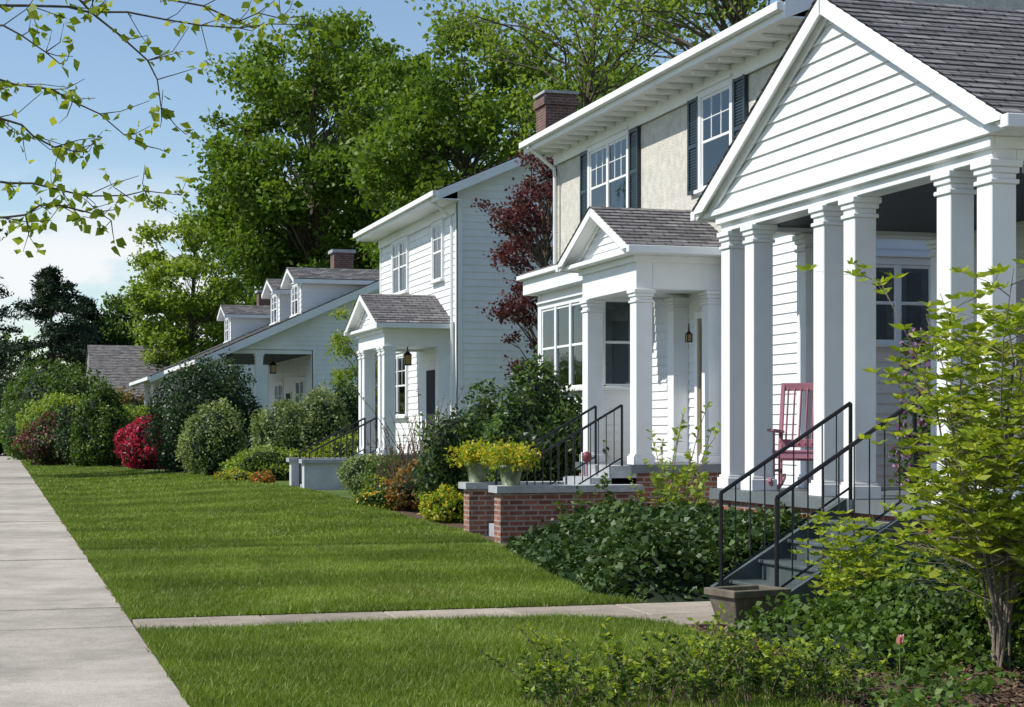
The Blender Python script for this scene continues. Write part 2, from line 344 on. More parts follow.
def blades(n,x0f,y0,y1,xmax,h,w):
    X=XE-.05+(xmax-XE)*rng.random(n); Y=y0+(y1-y0)*rng.random(n)
    k=(X>XE-.05*rng.random(n)*hnoise(X,Y,3))&(X<xrv(Y)+.04*rng.normal(size=n))&~((Y>13.74+.03*rng.random(n))&(Y<14.67-.03*rng.random(n)))
    seam=np.abs(Y-22.9-.05*np.sin(X*3))<.22; k&=~(seam&(rng.random(n)<.8))
    X=X[k];Y=Y[k];m=len(X)
    pat=.75+.5*hnoise(X,Y,1.1)+.25*hnoise(X,Y,5,2)
    H=h*(.5+.7*rng.random(m))*pat*.85; a=rng.random(m)*6.28; W=w*(.6+.8*rng.random(m))
    tall=rng.random(m)<.012; H[tall]*=1.8
    s=np.stack([np.cos(a),np.sin(a),0*a],1)*W[:,None]/2; B=np.stack([X,Y,gz(X,Y)+.025],1)
    ln=np.stack([rng.normal(size=m)*.5*H,rng.normal(size=m)*.5*H,H],1)
    stripe=np.tanh(2*np.sin(Y*2*PI/3.1+.12*X+.4*hnoise(X,Y,.5)))
    ln[:,0]+=.22*H*stripe*(Y>14)
    V=np.stack([B-s,B+s,B+ln],1); r=np.clip(.42*rng.random(m)+.34*hnoise(X,Y,.6,3)*(.6+.8*hnoise(X,Y,2.3,1))+.06*stripe+.08,0,.86); r[rng.random(m)<.05]=1
    r[np.abs(Y-22.9-.05*np.sin(X*3))<.3]*=.15
    return V,r
A=[blades(210000,0,7.5,13.86,6.0,.055,.008),blades(260000,0,14.6,24,6.7,.055,.010),blades(170000,0,24,42,7.0,.06,.019),blades(90000,0,42,88,7.0,.07,.036)]
npmesh('lawn_grass',np.concatenate([a[0] for a in A]),3,[L['grass']],np.concatenate([a[1] for a in A]))
# ---------------------------------------------------------------- building kit
class Bld:
    names={'trim':'white_trim','siding':'siding_walls','stucco':'stucco_walls','glass':'window_panes','dark':'window_interiors','curtain':'curtains','shutter':'shutters','roof_x':'porch_roof_shingles','roof_y':'roof_shingles','brick':'brickwork','brickd':'chimney','iron':'railings','step':'steps','ceiling':'porch_ceiling','porchfloor':'porch_floor','stone':'cap_stones','lamp':'lantern_glass','brass':'door_hardware','white_concrete':'painted_steps'}
    def __init__(s,name,loc): s.name=name;s.loc=loc;s.d={}
    def __getitem__(s,k):
        if k not in s.d: s.d[k]=MB()
        return s.d[k]
    def done(s,bev=()):
        e=empty(s.name,s.loc)
        for k,mb in s.d.items(): mb.build(s.names.get(k,k),[M[k]],e,bevel=.007 if k in bev else 0,origin=s.loc)
        return e
def wbox(mb,ax,pos,u0,u1,n0,n1,z0,z1):
    if ax=='x': mb.box(pos-n1,pos-n0,u0,u1,z0,z1)
    else: mb.box(u0,u1,pos-n1,pos-n0,z0,z1)
def window(b,ax,pos,u0,u1,z0,z1,cols=1,lights=2,shut=0,cas=.1,curt=.5):
    T=b['trim']
    wbox(T,ax,pos,u0-cas,u0,0,.075,z0-.02,z1+cas); wbox(T,ax,pos,u1,u1+cas,0,.075,z0-.02,z1+cas)
    wbox(T,ax,pos,u0,u1,0,.074,z1,z1+cas); wbox(T,ax,pos,u0-cas-.04,u1+cas+.04,0,.12,z1+cas,z1+cas+.04)
    wbox(T,ax,pos,u0-cas-.04,u1+cas+.04,0,.13,z0-.08,z0-.02)
    wbox(b['dark'],ax,pos,u0,u1,.0,.022,z0-.02,z1)
    w=(u1-u0)/cols
    for c in range(cols):
        a=u0+c*w; e=a+w
        if c: wbox(T,ax,pos,a-.05,a+.05,.023,.074,z0-.02,z1)
        s=.045; zm=(z0+z1)/2
        for (p,q,r_,t) in ((a,a+s,z0,z1),(e-s,e,z0,z1)): wbox(T,ax,pos,p,q,.023,.052,r_,t)
        for zz in (z0-.018,zm-.02,z1-s): wbox(T,ax,pos,a+s,e-s,.023,.053,zz,zz+s)
        for k in range(1,lights): 
            uu=a+(e-a)*k/lights; wbox(T,ax,pos,uu-.011,uu+.011,.03,.05,zm+.025,z1-s)
        if lights>1: wbox(T,ax,pos,a+s,e-s,.031,.049,(zm+z1)/2-.011,(zm+z1)/2+.011)
        wbox(b['glass'],ax,pos,a+s,e-s,.040,.043,z0,z1-s)
        cw=(e-a)*.2
        if curt>0:
            wbox(b['curtain'],ax,pos,a+s,a+s+cw,.024,.029,z0,z1-s); wbox(b['curtain'],ax,pos,e-s-cw,e-s,.024,.029,z0,z1-s)
            wbox(b['curtain'],ax,pos,a+s+cw,e-s-cw,.0235,.028,z1-(z1-z0)*curt*.5,z1-s)
    if shut:
        for (p,q) in ((u0-cas-.02-shut,u0-cas-.02),(u1+cas+.02,u1+cas+.02+shut)):
            H=b['shutter']; wbox(H,ax,pos,p,q,.02,.045,z0-.04,z1+.06)
            wbox(H,ax,pos,p,p+.06,.045,.07,z0-.04,z1+.06); wbox(H,ax,pos,q-.06,q,.045,.07,z0-.04,z1+.06)
            for zz in (z0-.04,(z0+z1)/2-.03,z1): wbox(H,ax,pos,p+.06,q-.06,.045,.069,zz,zz+.06)
            z=z0+.04
            while z<z1-.03: wbox(H,ax,pos,p+.06,q-.06,.045,.058,z,z+.022); z+=.045
def column(mb,x,y,z0,z1,w,base=True):
    h=w/2
    mb.box(x-h,x+h,y-h,y+h,z0+.16,z1-.2)
    mb.box(x-h-.035,x+h+.035,y-h-.035,y+h+.035,z0,z0+.13); mb.box(x-h-.018,x+h+.018,y-h-.018,y+h+.018,z0+.13,z0+.16)
    mb.box(x-h-.02,x+h+.02,y-h-.02,y+h+.02,z1-.2,z1-.16); mb.box(x-h,x+h,y-h,y+h,z1-.16,z1-.11)
    mb.box(x-h-.02,x+h+.02,y-h-.02,y+h+.02,z1-.11,z1-.06); mb.box(x-h-.04,x+h+.04,y-h-.04,y+h+.04,z1-.06,z1)
def walls(b,k,X0,X1,Y0,Y1,z0,z1,exp=.13,front=True):
    W=b[k]
    if k=='stucco': W.box(X0,X1,Y0,Y1,z0,z1); return
    n=max(1,int((z1-z0)/exp)); t=.02
    W.lapped((X0,Y0,z0),(X0,Y1,z0),(X0,Y1,z1),(X0,Y0,z1),n,t,(-1,0,0))
    W.lapped((X0,Y0,z0),(X1,Y0,z0),(X1,Y0,z1),(X0,Y0,z1),n,t,(0,-1,0))
    W.lapped((X0,Y1,z0),(X1,Y1,z0),(X1,Y1,z1),(X0,Y1,z1),n,t,(0,1,0))
    W.lapped((X1,Y0,z0),(X1,Y1,z0),(X1,Y1,z1),(X1,Y0,z1),n,t,(1,0,0))
    T=b['trim']; c=.12
    for (xx,yy) in ((X0,Y0),(X0,Y1)):
        s=-1 if yy==Y0 else 1
        T.box(xx-.03,xx+c,min(yy,yy+s*.03),max(yy,yy+s*.03),z0,z1)
        T.box(xx-.031,xx-.001,min(yy+s*.03,yy-s*c),max(yy+s*.03,yy-s*c),z0,z1)
def roofY(b,X0,X1,Y0,Y1,ze,slope,ov=.6,og=.35,th=.16,gable='siding',rows=30,mod=False,ridge=None,exp=.13):
    xe=X0-ov; xe2=X1+ov; xm=(X0+X1)/2 if ridge is None else ridge; zr=ze+slope*(xm-xe); a0=Y0-og;a1=Y1+og
    s2=(zr-ze)/(xe2-xm)
    T=b['trim']
    T.extr([(xe,ze),(xm,zr),(xm,zr-th),(xe,ze-th)],'y',a0,a1); T.extr([(xm,zr),(xe2,ze),(xe2,ze-th),(xm,zr-th)],'y',a0,a1)
    R=b['roof_y']
    R.lapped((xe-.03,a0-.02,ze+.01),(xe-.03,a1+.02,ze+.01),(xm,a1+.02,zr+.02),(xm,a0-.02,zr+.02),rows,.018,(-slope,0,1))
    R.lapped((xe2+.03,a0-.02,ze+.01),(xe2+.03,a1+.02,ze+.01),(xm,a1+.02,zr+.02),(xm,a0-.02,zr+.02),rows,.018,(s2,0,1))
    T.box(xe-.02,xe-.0005,a0,a1,ze-th-.06,ze-.01); T.box(xe-.12,xe-.021,a0-.01,a1+.01,ze-.12,ze-.005)
    T.box(xe,X0-.035,a0,a1,ze-th-.05,ze-th-.02)
    T.box(X0-.07,X0-.032,Y0-.03,Y1+.03,ze-th-.3,ze-th-.052)
    if mod:
        y=Y0+.1
        while y<Y1: T.box(xe+.12,X0-.071,y,y+.07,ze-th-.12,ze-th-.051); y+=.5
    for yy,s in ((a0,-1),(a1,1)):
        y0_,y1_=min(yy,yy+s*.03),max(yy,yy+s*.03)
        T.extr([(xe,ze+.0),(xm,zr+.0),(xm,zr-.22),(xe,ze-.22)],'y',y0_,y1_); T.extr([(xm,zr),(xe2,ze),(xe2,ze-.22),(xm,zr-.22)],'y',y0_,y1_)
    zt=ze+slope*(X0-xe)-th; G=b[gable]
    for yy,s in ((Y0,-1),(Y1,1)):
        zb=ze-th-.1
        if gable=='stucco': G.extr([(X0,zb),(X1,zb),(X1,zt),(xm,zr-th),(X0,zt)],'y',min(yy,yy+.1*-s),max(yy,yy-.1*s))
        else:
            G.lapped((X0,yy,zb),(X1,yy,zb),(X1,yy,zt),(X0,yy,zt),max(1,int((zt-zb)/exp)),.02,(0,s,0))
            G.lapped((X0,yy,zt),(X1,yy,zt),(xm,yy,zr-th),(xm,yy,zr-th),max(1,int((zr-zt)/exp)),.02,(0,s,0))
    return xm,zr
def gporch(b,xf,xb,yA,yB,zf,zc,ze,za,o=.45,ox=.4,colY=(),w=.24,side=(),rows=14,brd=10,ceil='ceiling',sk='brick',rk=.2):
    T=b['trim']; yc=(yA+yB)/2; h=w/2
    for y in colY: column(T,xf,y,zf,zc,w)
    for (x,y) in side: column(T,x,y,zf,zc,w)
    T.box(xf-h,xf+h,yA-h,yB+h,zc,ze-.1)
    T.box(xf+h,xb,yA-h+.003,yA+h,zc+.003,ze-.1); T.box(xf+h,xb,yB-h,yB+h-.003,zc+.003,ze-.1)
    T.box(xf-h-.05,xf-h-.001,yA-h-.05,yB+h+.05,ze-.2,ze-.1)
    T.box(xf-h-.001,xb,yA-h-.05,yA-h-.0005,ze-.2,ze-.1); T.box(xf-h-.001,xb,yB+h+.0005,yB+h+.05,ze-.2,ze-.1)
    T.box(xf-ox+.05,xf+h,yA-o+.06,yB+o-.06,ze-.1,ze-.03)
    T.box(xf+h,xb,yA-o+.06,yA+h,ze-.1,ze-.03); T.box(xf+h,xb,yB-h,yB+o-.06,ze-.1,ze-.03)
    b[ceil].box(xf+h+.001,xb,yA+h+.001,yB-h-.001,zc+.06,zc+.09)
    sl=(za-ze)/(yc-(yA-o)); xp=xf-h-.03
    yl=yA-o+.12; yr=yB+o-.12
    b['siding'].lapped((xp,yr,ze-.03),(xp,yl,ze-.03),(xp,yc,za-.1),(xp,yc,za-.1),brd,.026,(-1,0,0))
    for s,(y0,) in ((1,(yA-o,)),(-1,(yB+o,))):
        T.extr([(y0,ze),(yc,za),(yc,za-.1),(y0,ze-.1)],'x',xf-ox,xb)
        b['roof_x'].lapped((xf-ox-.04,y0-.04*s,ze+.012),(xb,y0-.04*s,ze+.012),(xb,yc,za+.035),(xf-ox-.04,yc,za+.035),rows,.016,(0,-s*sl,1))
        T.extr([(y0,ze+.0),(yc,za+.0),(yc,za-rk),(y0+s*rk/sl*.8,ze-.03),(y0,ze-.03)],'x',xf-ox-.03,xf-ox-.001)
        T.extr([(y0+.15*s,ze-.03),(yc,za-.1),(yc,za-rk-.03),(y0+(.18+rk/sl*.6)*s,ze-.03)],'x',xp-.055,xp-.028)
        T.box(xf-ox-.03,xb,min(y0-.12*s,y0-.01*s),max(y0-.12*s,y0-.01*s),ze-.11,ze-.0)
    b['porchfloor'].box(xf-h-.1,xb,yA-h-.1,yB+h+.1,zf-.12,zf-.001)
    b[sk].box(xf-h-.04,xb,yA-h-.04,yB+h+.04,-.05,zf-.121)
def rail(mb,pts,zlow=.12,hgt=.9,sp=.14,r=.012,posts=True):
    pts=[np.array(p,float) for p in pts]; up=np.array([0,0,hgt])
    for a,c in zip(pts[:-1],pts[1:]):
        mb.tube([a+up,c+up],r*1.7,r*1.7,6); mb.tube([a+(0,0,zlow),c+(0,0,zlow)],r,r,5)
        n=max(1,int(np.linalg.norm(c-a)/sp))
        for i in range(1,n): p=a+(c-a)*i/n; mb.tube([p+(0,0,zlow),p+up],r*.65,r*.65,4)
    for p in pts: mb.tube([p,p+up],r*1.6,r*1.6,6)
def lantern(b,x,y,z,s=1):
    b['lamp'].box(x-.07*s,x+.07*s,y-.07*s,y+.07*s,z-.12*s,z+.1*s)
    I=b['iron']
    for i in(-1,1):
        for j in(-1,1): I.tube([(x+i*.075*s,y+j*.075*s,z-.13*s),(x+i*.075*s,y+j*.075*s,z+.12*s)],.01,.01,4)
    I.lathe((x,y,z+.1*s),[(.13*s,0),(.03*s,.1*s),(.015,.12*s),(.01,.35*s)],8); I.box(x-.09*s,x+.09*s,y-.09*s,y+.09*s,z-.15*s,z-.12*s)
def downspout(b,x,y,z0,z1,ex):
    T=b['trim']; T.tube([(ex,y,z1),(x-.12,y,z1-.4),(x-.1,y,z1-.6),(x-.1,y,z0+.2),(x-.3,y,z0+.05)],.04,.04,6)
# ---------------------------------------------------------------- HOUSE 1
b=Bld('white_porch_house',(11,15,0))
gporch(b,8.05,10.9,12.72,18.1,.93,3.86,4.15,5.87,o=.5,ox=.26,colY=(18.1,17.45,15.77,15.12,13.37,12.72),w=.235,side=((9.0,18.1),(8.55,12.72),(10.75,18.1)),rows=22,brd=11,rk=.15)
walls(b,'siding',10.9,18,8.5,18.25,0,4.6,.14)
roofY(b,10.9,18,8.5,18.25,4.75,.75,ov=.5,rows=34)
window(b,'x',10.9,15.7,17.2,1.8,3.3,cols=2); window(b,'x',10.9,12.9,13.9,.95,3.1,cols=1,lights=1)
St=b['step']
for i in range(4):
    x1=7.83-.3*i; z=.93-.186*(i+1); St.box(x1-.3,7.83 if i==3 else x1,13.68,14.95,-.05,z-.035)
    St.box(x1-.33,x1+.0,13.66,14.97,z-.034,z)
for yy in (13.58,14.98):
    St.extr([(7.83,.93),(7.83,-.05),(6.45,-.05),(6.45,.12)],'y',yy,yy+.075)
I=b['iron']
for yy in (13.72,14.93):
    rail(I,[(6.5,yy,.08),(7.85,yy,.93)],sp=.17,hgt=.93,r=.012)
b.done(('trim','step'))
# ---------------------------------------------------------------- HOUSE 2
b=Bld('stucco_house',(13,26,0))
X0,X1,Y0,Y1=10.5,18.5,21.0,32.1
walls(b,'siding',X0,X1,Y0,Y1,0,4.35,.14)
b['trim'].box(X0-.06,X1,Y0-.06,Y1+.06,4.35,4.55)
walls(b,'stucco',X0-.0,X1,Y0-.0,Y1+.0,4.551,7.1)
roofY(b,X0,X1,Y0,Y1,7.25,.42,ov=.58,og=.3,gable='stucco',mod=True)
window(b,'x',X0,28.05,30.0,5.35,6.72,cols=2,lights=3,shut=.42)
window(b,'x',X0,23.65,24.75,5.35,6.75,cols=1,lights=3,shut=.42)
window(b,'y',Y0,11.2,12.25,2.8,3.85,cols=2,lights=1,curt=.2)
window(b,'y',Y0,12.8,13.9,5.4,6.7,cols=1,lights=3)
walls(b,'siding',9.6,10.5,27.3,30.4,0,4.1,.14)
b['trim'].box(9.35,10.5,27.05,30.65,4.1,4.38); b['trim'].box(9.25,10.5,26.98,30.75,4.38,4.46); b['roof_y'].box(9.3,10.5,27.02,30.7,4.461,4.5)
window(b,'x',9.6,27.6,30.1,2.35,3.8,cols=3,lights=1); window(b,'y',27.3,9.72,10.35,2.35,3.8,lights=1,cas=.06)
gporch(b,9.2,10.5,24.1,26.3,1.08,3.70,4.30,5.03,o=.5,ox=.4,colY=(24.1,26.3),w=.26,side=((10.36,24.1),(10.36,25.5)),rows=12,brd=6,ceil='trim',rk=.11)
wbox(b['trim'],'x',X0,23.95,24.05,0,.09,1.08,3.45);wbox(b['trim'],'x',X0,24.85,24.95,0,.09,1.08,3.45);wbox(b['trim'],'x',X0,24.05,24.85,0,.09,3.33,3.45)
wbox(b['dark'],'x',X0,24.05,24.85,.0,.03,1.08,3.33)
for (p,q,r_,t) in ((24.05,24.13,1.1,3.33),(24.77,24.85,1.1,3.33),(24.13,24.77,1.1,1.3),(24.13,24.77,3.24,3.33)): wbox(b['brass'],'x',X0,p,q,.031,.06,r_,t)
wbox(b['glass'],'x',X0,24.13,24.77,.045,.048,1.3,3.24)
lantern(b,10.36,25.05,3.05,.5)
for (a,c) in ((23.55,23.88),(25.25,25.58)):
    b['brick'].box(6.85,9.0,a,c,-.05,.70); b['stone'].box(6.78,9.0,a-.06,c+.06,.701,.80)
for i in range(6): b['stone'].box(7.15+.3*i,9.04,23.885,25.245,-.05+.001*i,.178*(i+1))
for yy in (23.98,25.15): rail(b['iron'],[(7.25,yy,.15),(8.85,yy,1.07)],sp=.14)
downspout(b,X0,Y1-.15,0,7.1,9.85)
b.done(('trim',))
# ---------------------------------------------------------------- HOUSE 3
b=Bld('white_two_storey_house',(14,45,.15))
X0,X1,Y0,Y1=10.5,18.9,39.8,48.4
walls(b,'siding',X0,X1,Y0,Y1,.1,7.1,.17)
roofY(b,X0,X1,Y0,Y1,7.25,.44,ov=.6,og=.45,exp=.17)
for (a,c) in ((44.9,46.6),(41.1,42.0)): window(b,'x',X0,a,c,5.35,6.7,cols=2 if c-a>1.2 else 1,lights=2)
window(b,'x',X0,45.0,47.0,2.0,3.6,cols=2); window(b,'y',Y0,13.2,14.1,1.9,3.4); window(b,'y',Y0,14.5,15.4,5.2,6.5)
gporch(b,9.0,10.5,40.6,43.4,1.0,3.62,4.15,4.95,o=.5,ox=.4,colY=(40.6,43.4),w=.28,side=((9.0,41.05),(9.0,42.95),(10.35,40.6)),rows=12,brd=6,ceil='trim',rk=.13)
lantern(b,9.7,41.6,3.35,1.0)
b['trim'].box(10.4,10.5,41.5,42.5,1.0,3.2); b['dark'].box(10.37,10.399,41.6,42.4,1.1,3.1)
b['white_concrete'].box(7.0,9.0,40.9,41.2,0,.8); b['stone'].box(6.93,9.0,40.84,41.26,.801,.9)
b['white_concrete'].box(7.0,9.0,42.8,43.1,0,.8); b['stone'].box(6.93,9.0,42.74,43.16,.801,.9)
for i in range(4): b['stone'].box(7.2+.35*i,8.85,41.21,42.79,.05,.2*(i+1)+.05)
rail(b['iron'],[(7.2,41.3,.15),(8.85,41.3,1.0)],sp=.16,r=.015); rail(b['iron'],[(7.2,42.7,.15),(8.85,42.7,1.0)],sp=.16,r=.015)
b['brickd'].box(13.9,14.75,43.5,44.35,8.4,10.55); b['brickd'].box(13.84,14.81,43.44,44.41,10.25,10.45)
b['stone'].box(13.84,14.81,43.42,44.43,10.551,10.62)
downspout(b,X0,Y0+.15,.1,7.1,9.85)
b.done()
# ---------------------------------------------------------------- bungalows
def bungalow(name,Y0,dx=0,dorm=2):
    b=Bld(name,(14,Y0+5,.1)); Y1=Y0+10.5; xw=10.7+dx; xe=6.6+dx; ze=4.05; sl=.45; xm=15+dx
    walls(b,'siding',xw,19.3+dx,Y0,Y1,.1,4.45,.17)
    T=b['trim']; zr=ze+sl*(xm-xe); G=b['siding']
    for yy,s in ((Y0,-1),(Y1,1)):
        G.lapped((xe+1.25,yy,4.45),(19.3+dx+2.8,yy,4.45),(xm,yy,zr-.2),(xm,yy,zr-.2),20,.02,(0,s,0))
    a0,a1=Y0-.5,Y1+.5; x2=xm+8.4
    for (p,q) in (((xe,ze),(xm,zr)),((xm,zr),(x2,ze))):
        T.extr([p,q,(q[0],q[1]-.16),(p[0],p[1]-.16)],'y',a0,a1)
        for yy,s in ((a0,-1),(a1,1)): T.extr([p,q,(q[0],q[1]-.28),(p[0],p[1]-.28)],'y',min(yy,yy+s*.03),max(yy,yy+s*.03))
    b['roof_y'].lapped((xe-.03,a0-.02,ze+.01),(xe-.03,a1+.02,ze+.01),(xm,a1+.02,zr+.02),(xm,a0-.02,zr+.02),30,.018,(-sl,0,1))
    b['roof_y'].lapped((x2+.03,a0-.02,ze+.01),(x2+.03,a1+.02,ze+.01),(xm,a1+.02,zr+.02),(xm,a0-.02,zr+.02),30,.018,(sl,0,1))
    T.box(xe-.12,xe-.005,a0,a1,ze-.16,ze-.01)
    for y in (Y0+.25,Y0+5.2,Y1-.3): column(T,xe+.75,y,.75,3.9,.26)
    column(T,xw-1.9,Y0+.16,.75,4.3,.26); column(T,xw-3.2,Y0+.16,.75,4.3,.22)
    T.box(xe+.6,xe+.9,Y0,Y1,3.9,4.15); T.box(xe+.9,xw,Y0+.03,Y0+.3,4.3,4.44)
    b['porchfloor'].box(xe+.4,xw,Y0,Y1,.62,.75); b['brick'].box(xe+.5,xw,Y0+.05,Y1-.05,-.05,.619)
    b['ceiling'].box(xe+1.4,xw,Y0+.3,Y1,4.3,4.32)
    window(b,'x',xw,Y0+1.6,Y0+3.4,1.6,3.4,cols=2); window(b,'x',xw,Y0+6.6,Y0+8.4,1.6,3.4,cols=2)
    b['trim'].box(xw-.06,xw-.02,Y0+4.5,Y0+5.6,.75,3.1); b['dark'].box(xw-.09,xw-.061,Y0+4.6,Y0+5.5,.8,3.0)
    window(b,'y',Y0,12.2+dx,13.2+dx,1.7,3.1)
    lantern(b,9.4+dx,Y0+.8,3.8,1.2)
    for d0 in (Y0+1.2,Y0+6.2)[:dorm]:
        x0=10.5+dx; d1=d0+2.3; dm=(d0+d1)/2; x1=15.4+dx
        G.lapped((x0,d0,5.0),(x0,d1,5.0),(x0,d1,7.1),(x0,d0,7.1),12,.02,(-1,0,0)); G.lapped((x0,d0,7.1),(x0,d1,7.1),(x0,dm,7.45),(x0,dm,7.45),3,.02,(-1,0,0))
        for yy,s in ((d0,-1),(d1,1)): G.lapped((x0,yy,5.0),(x1,yy,5.0),(x1,yy,7.1),(x0,yy,7.1),12,.02,(0,s,0))
        window(b,'x',x0,d0+.5,d1-.5,5.85,6.9,cols=2,lights=2)
        for s,y0 in ((1,d0-.3),(-1,d1+.3)):
            T.extr([(y0,7.05),(dm,7.55),(dm,7.41),(y0,6.9)],'x',x0-.35,x1); b['roof_x'].lapped((x0-.38,y0,7.07),(x1,y0,7.07),(x1,dm,7.59),(x0-.38,dm,7.59),8,.018,(0,-s*.4,1))
    b['brickd'].box(12.2+dx,12.95+dx,Y0+3.9,Y0+4.65,6.0,8.35); b['stone'].box(12.12+dx,13.03+dx,Y0+3.82,Y0+4.73,8.351,8.47)
    b.done()
bungalow('dormer_bungalow',60.7); bungalow('dormer_bungalow',80.5,0,1)
b=Bld('distant_house',(12,115,0))
walls(b,'siding',6.2,18,108.6,122,0,3.4,.2)
for s,y0 in ((1,108),(-1,122.6)):
    b['trim'].extr([(y0,3.4),(115.3,7.1),(115.3,6.9),(y0,3.2)],'x',5.6,18.6); b['roof_x'].lapped((5.5,y0,3.42),(18.7,y0,3.42),(18.7,115.3,7.14),(5.5,115.3,7.14),20,.02,(0,-s*.5,1))
b['siding'].lapped((6.2,108.6,3.4),(6.2,122,3.4),(6.2,115.3,6.8),(6.2,115.3,6.8),16,.02,(-1,0,0))
b.done()
# ---------------------------------------------------------------- props
def rocking_chair(loc,ang):
    mb=MB(); ca,sa=math.cos(ang),math.sin(ang)
    def Wp(p): return (loc[0]+p[0]*ca-p[1]*sa,loc[1]+p[0]*sa+p[1]*ca,loc[2]+p[2])
    def bar(p,q,w,h=None):
        p=np.array(Wp(p));q=np.array(Wp(q)); h=h or w; d=q-p; l=np.linalg.norm(d); d/=l
        u=np.cross(d,(0,0,1)) if abs(d[2])<.9 else np.cross(d,(sa,-ca,0)); u/=np.linalg.norm(u); v=np.cross(u,d)
        mb.obox((p+q)/2,d*l/2,u*w/2,v*h/2)
    for s in (-.28,.28):
        pts=[(x,s,.03+.12*((x)/.5)**2) for x in np.linspace(-.45,.5,9)]
        for p,q in zip(pts[:-1],pts[1:]): bar(p,q,.035,.05)
        bar((-.25,s,.06),(-.25,s,.66),.045); bar((.22,s,.05),(.22,s,.45),.045)
        bar((.2,s,.42),(.42,s,1.2),.045); bar((-.32,s*1.05,.67),(.32,s*1.05,.65),.09,.03); bar((-.25,s,.22),(.22,s,.22),.03)
    for i in range(8): x=-.27+.065*i; bar((x,-.28,.44-.015*i),(x,.28,.44-.015*i),.055,.02)
    for i in range(7): yv=-.22+.0733*i; bar((.215,yv,.5),(.405,yv,1.14),.045,.015)
    for z,x in ((1.16,.41),(.52,.22)): bar((x,-.29,z),(x,.29,z),.03,.09)
    bar((-.27,-.28,.39),(-.27,.28,.39),.03,.07)
    mb.build('rocking_chair',[M['chair']],bevel=.004,origin=loc)
rocking_chair((8.55,17.4,.93),.95)
def frustum(mb,c,a,w0,d0,w1,d1,h,t=.03):
    ca,sa=math.cos(a),math.sin(a)
    def ring(w,d,z): return [(c[0]+x*ca-y*sa,c[1]+x*sa+y*ca,c[2]+z) for x,y in ((-w,-d),(w,-d),(w,d),(-w,d))]
    vs=ring(w0,d0,0)+ring(w1,d1,h-.06)+ring(w1+.025,d1+.025,h-.06)+ring(w1+.025,d1+.025,h)+ring(w1-t,d1-t,h)+ring(w1-t,d1-t,h-.05)
    fs=[(0,1,2,3)]
    for r in range(5):
        for i in range(4): fs.append((r*4+i,r*4+(i+1)%4,(r+1)*4+(i+1)%4,(r+1)*4+i))
    fs.append((20,21,22,23)); mb.add(vs,fs)
mb=MB(); frustum(mb,(5.85,12.9,.022),.2,.20,.14,.26,.19,.29); mb.build('planter_trough',[M['pot']],bevel=.006)
for k,(x,y) in enumerate(((7.02,25.42),(7.05,23.72))):
    e=empty('flower_pot',(x,y,.8)); mb=MB(); mb.lathe((x,y,.8),[(.12,0),(.17,.24),(.2,.25),(.2,.3),(.17,.3),(.16,.27),(.0,.27)],18); mb.build('pot',[M['pot2']],e,True,origin=(x,y,.8))
    n=1700; D=runit(n); P=np.array([x,y,1.20])+D*np.array([.36,.36,.22])*(rng.random((n,1))**.4)*(1+.45*np.sin(D[:,[0]]*5+k)*np.sin(D[:,[1]]*6)); P=P[P[:,2]>1.04]
    mi=(rng.random(len(P))<.3).astype(int); npmesh('plant',leafq(P,.065,.5),4,[L['yellow'],L['bloomy']],rng.random(len(P)),e,(x,y,.8),mi)
mb=MB(); mb.tube([(8.5,24.55,.9),(8.5,24.55,1.12)],.012,.012,6); mb.lathe((8.5,24.55,1.1),[(.0,0),(.06,.03),(.08,.09),(.06,.15),(.03,.17),(.0,.18)],16); mb.build('garden_ornament',[M['red']],smooth=True)
e=empty('pink_tulip',(5.47,9.75,0)); mb=MB(); mb.tube([(5.47,9.75,0),(5.475,9.75,.14),(5.47,9.745,.24)],.005,.004,5); mb.build('stem',[L['mid']],e)
P=np.repeat([[5.47,9.745,.235]],12,0); d=runit(12)*.35+np.array([0,0,1]); npmesh('petals',leafq(P,.07,.7,0,None,0,d),4,[L['tulip']],rng.random(12),e)
# ---------------------------------------------------------------- shrubs
B=bush
B('round_dark_shrub',6.5,57,.1,1.75,1.75,3.9,.11,15000,[L['dark']],2,rough=.10)
B('light_green_shrub',6.35,54,.1,1.0,1.0,2.3,.1,7000,[L['pale']],3,rough=.3)
B('light_green_shrub',8.3,52,.15,1.0,1.2,2.5,.1,7000,[L['pale']],4,rough=.3)
B('light_green_shrub',9.4,52.3,.15,.95,1.1,2.7,.1,7000,[L['pale']],44,rough=.3)
B('round_dark_shrub',10.3,53,.15,.7,.7,2.9,.1,4500,[L['dark']],5)
B('magenta_azalea',5.5,66,.1,1.15,1.15,2.0,.11,8000,[L['magenta'],L['dark']],6,flower=.2,asp=.9)
B('tall_green_shrub',4.1,72,.1,1.1,1.0,3.2,.13,7000,[L['mid']],7,rough=.5)
B('green_shrub',3.6,76,.1,1.2,1.0,2.6,.13,6000,[L['dark']],47,rough=.4)
B('dusty_pink_azalea',2.5,78,.05,1.6,1.5,2.1,.12,8000,[L['pink'],L['mid']],8,flower=.35,asp=.8)
B('yellow_green_shrub',3.3,88,0,2.2,2,3.4,.16,7000,[L['spring']],9)
B('yellow_green_shrub',1.7,96,0,1.6,2,3.4,.16,6000,[L['mid']],10)
B('hedge_shrub',3.2,100,0,3.2,3,5.6,.2,9000,[L['mid']],11,rough=.4)
B('hedge_shrub',6.8,100,0,2.2,2.6,3.8,.2,7000,[L['bronze']],12)
B('hedge_shrub',7.2,92,0,2.0,2.0,3.0,.16,6000,[L['spring']],13)
B('hedge_shrub',6.3,84,0,1.7,1.7,2.9,.15,6000,[L['mid']],14)
B('hedge_shrub',-.5,112,0,3,3,5,.2,7000,[L['dark']],15)
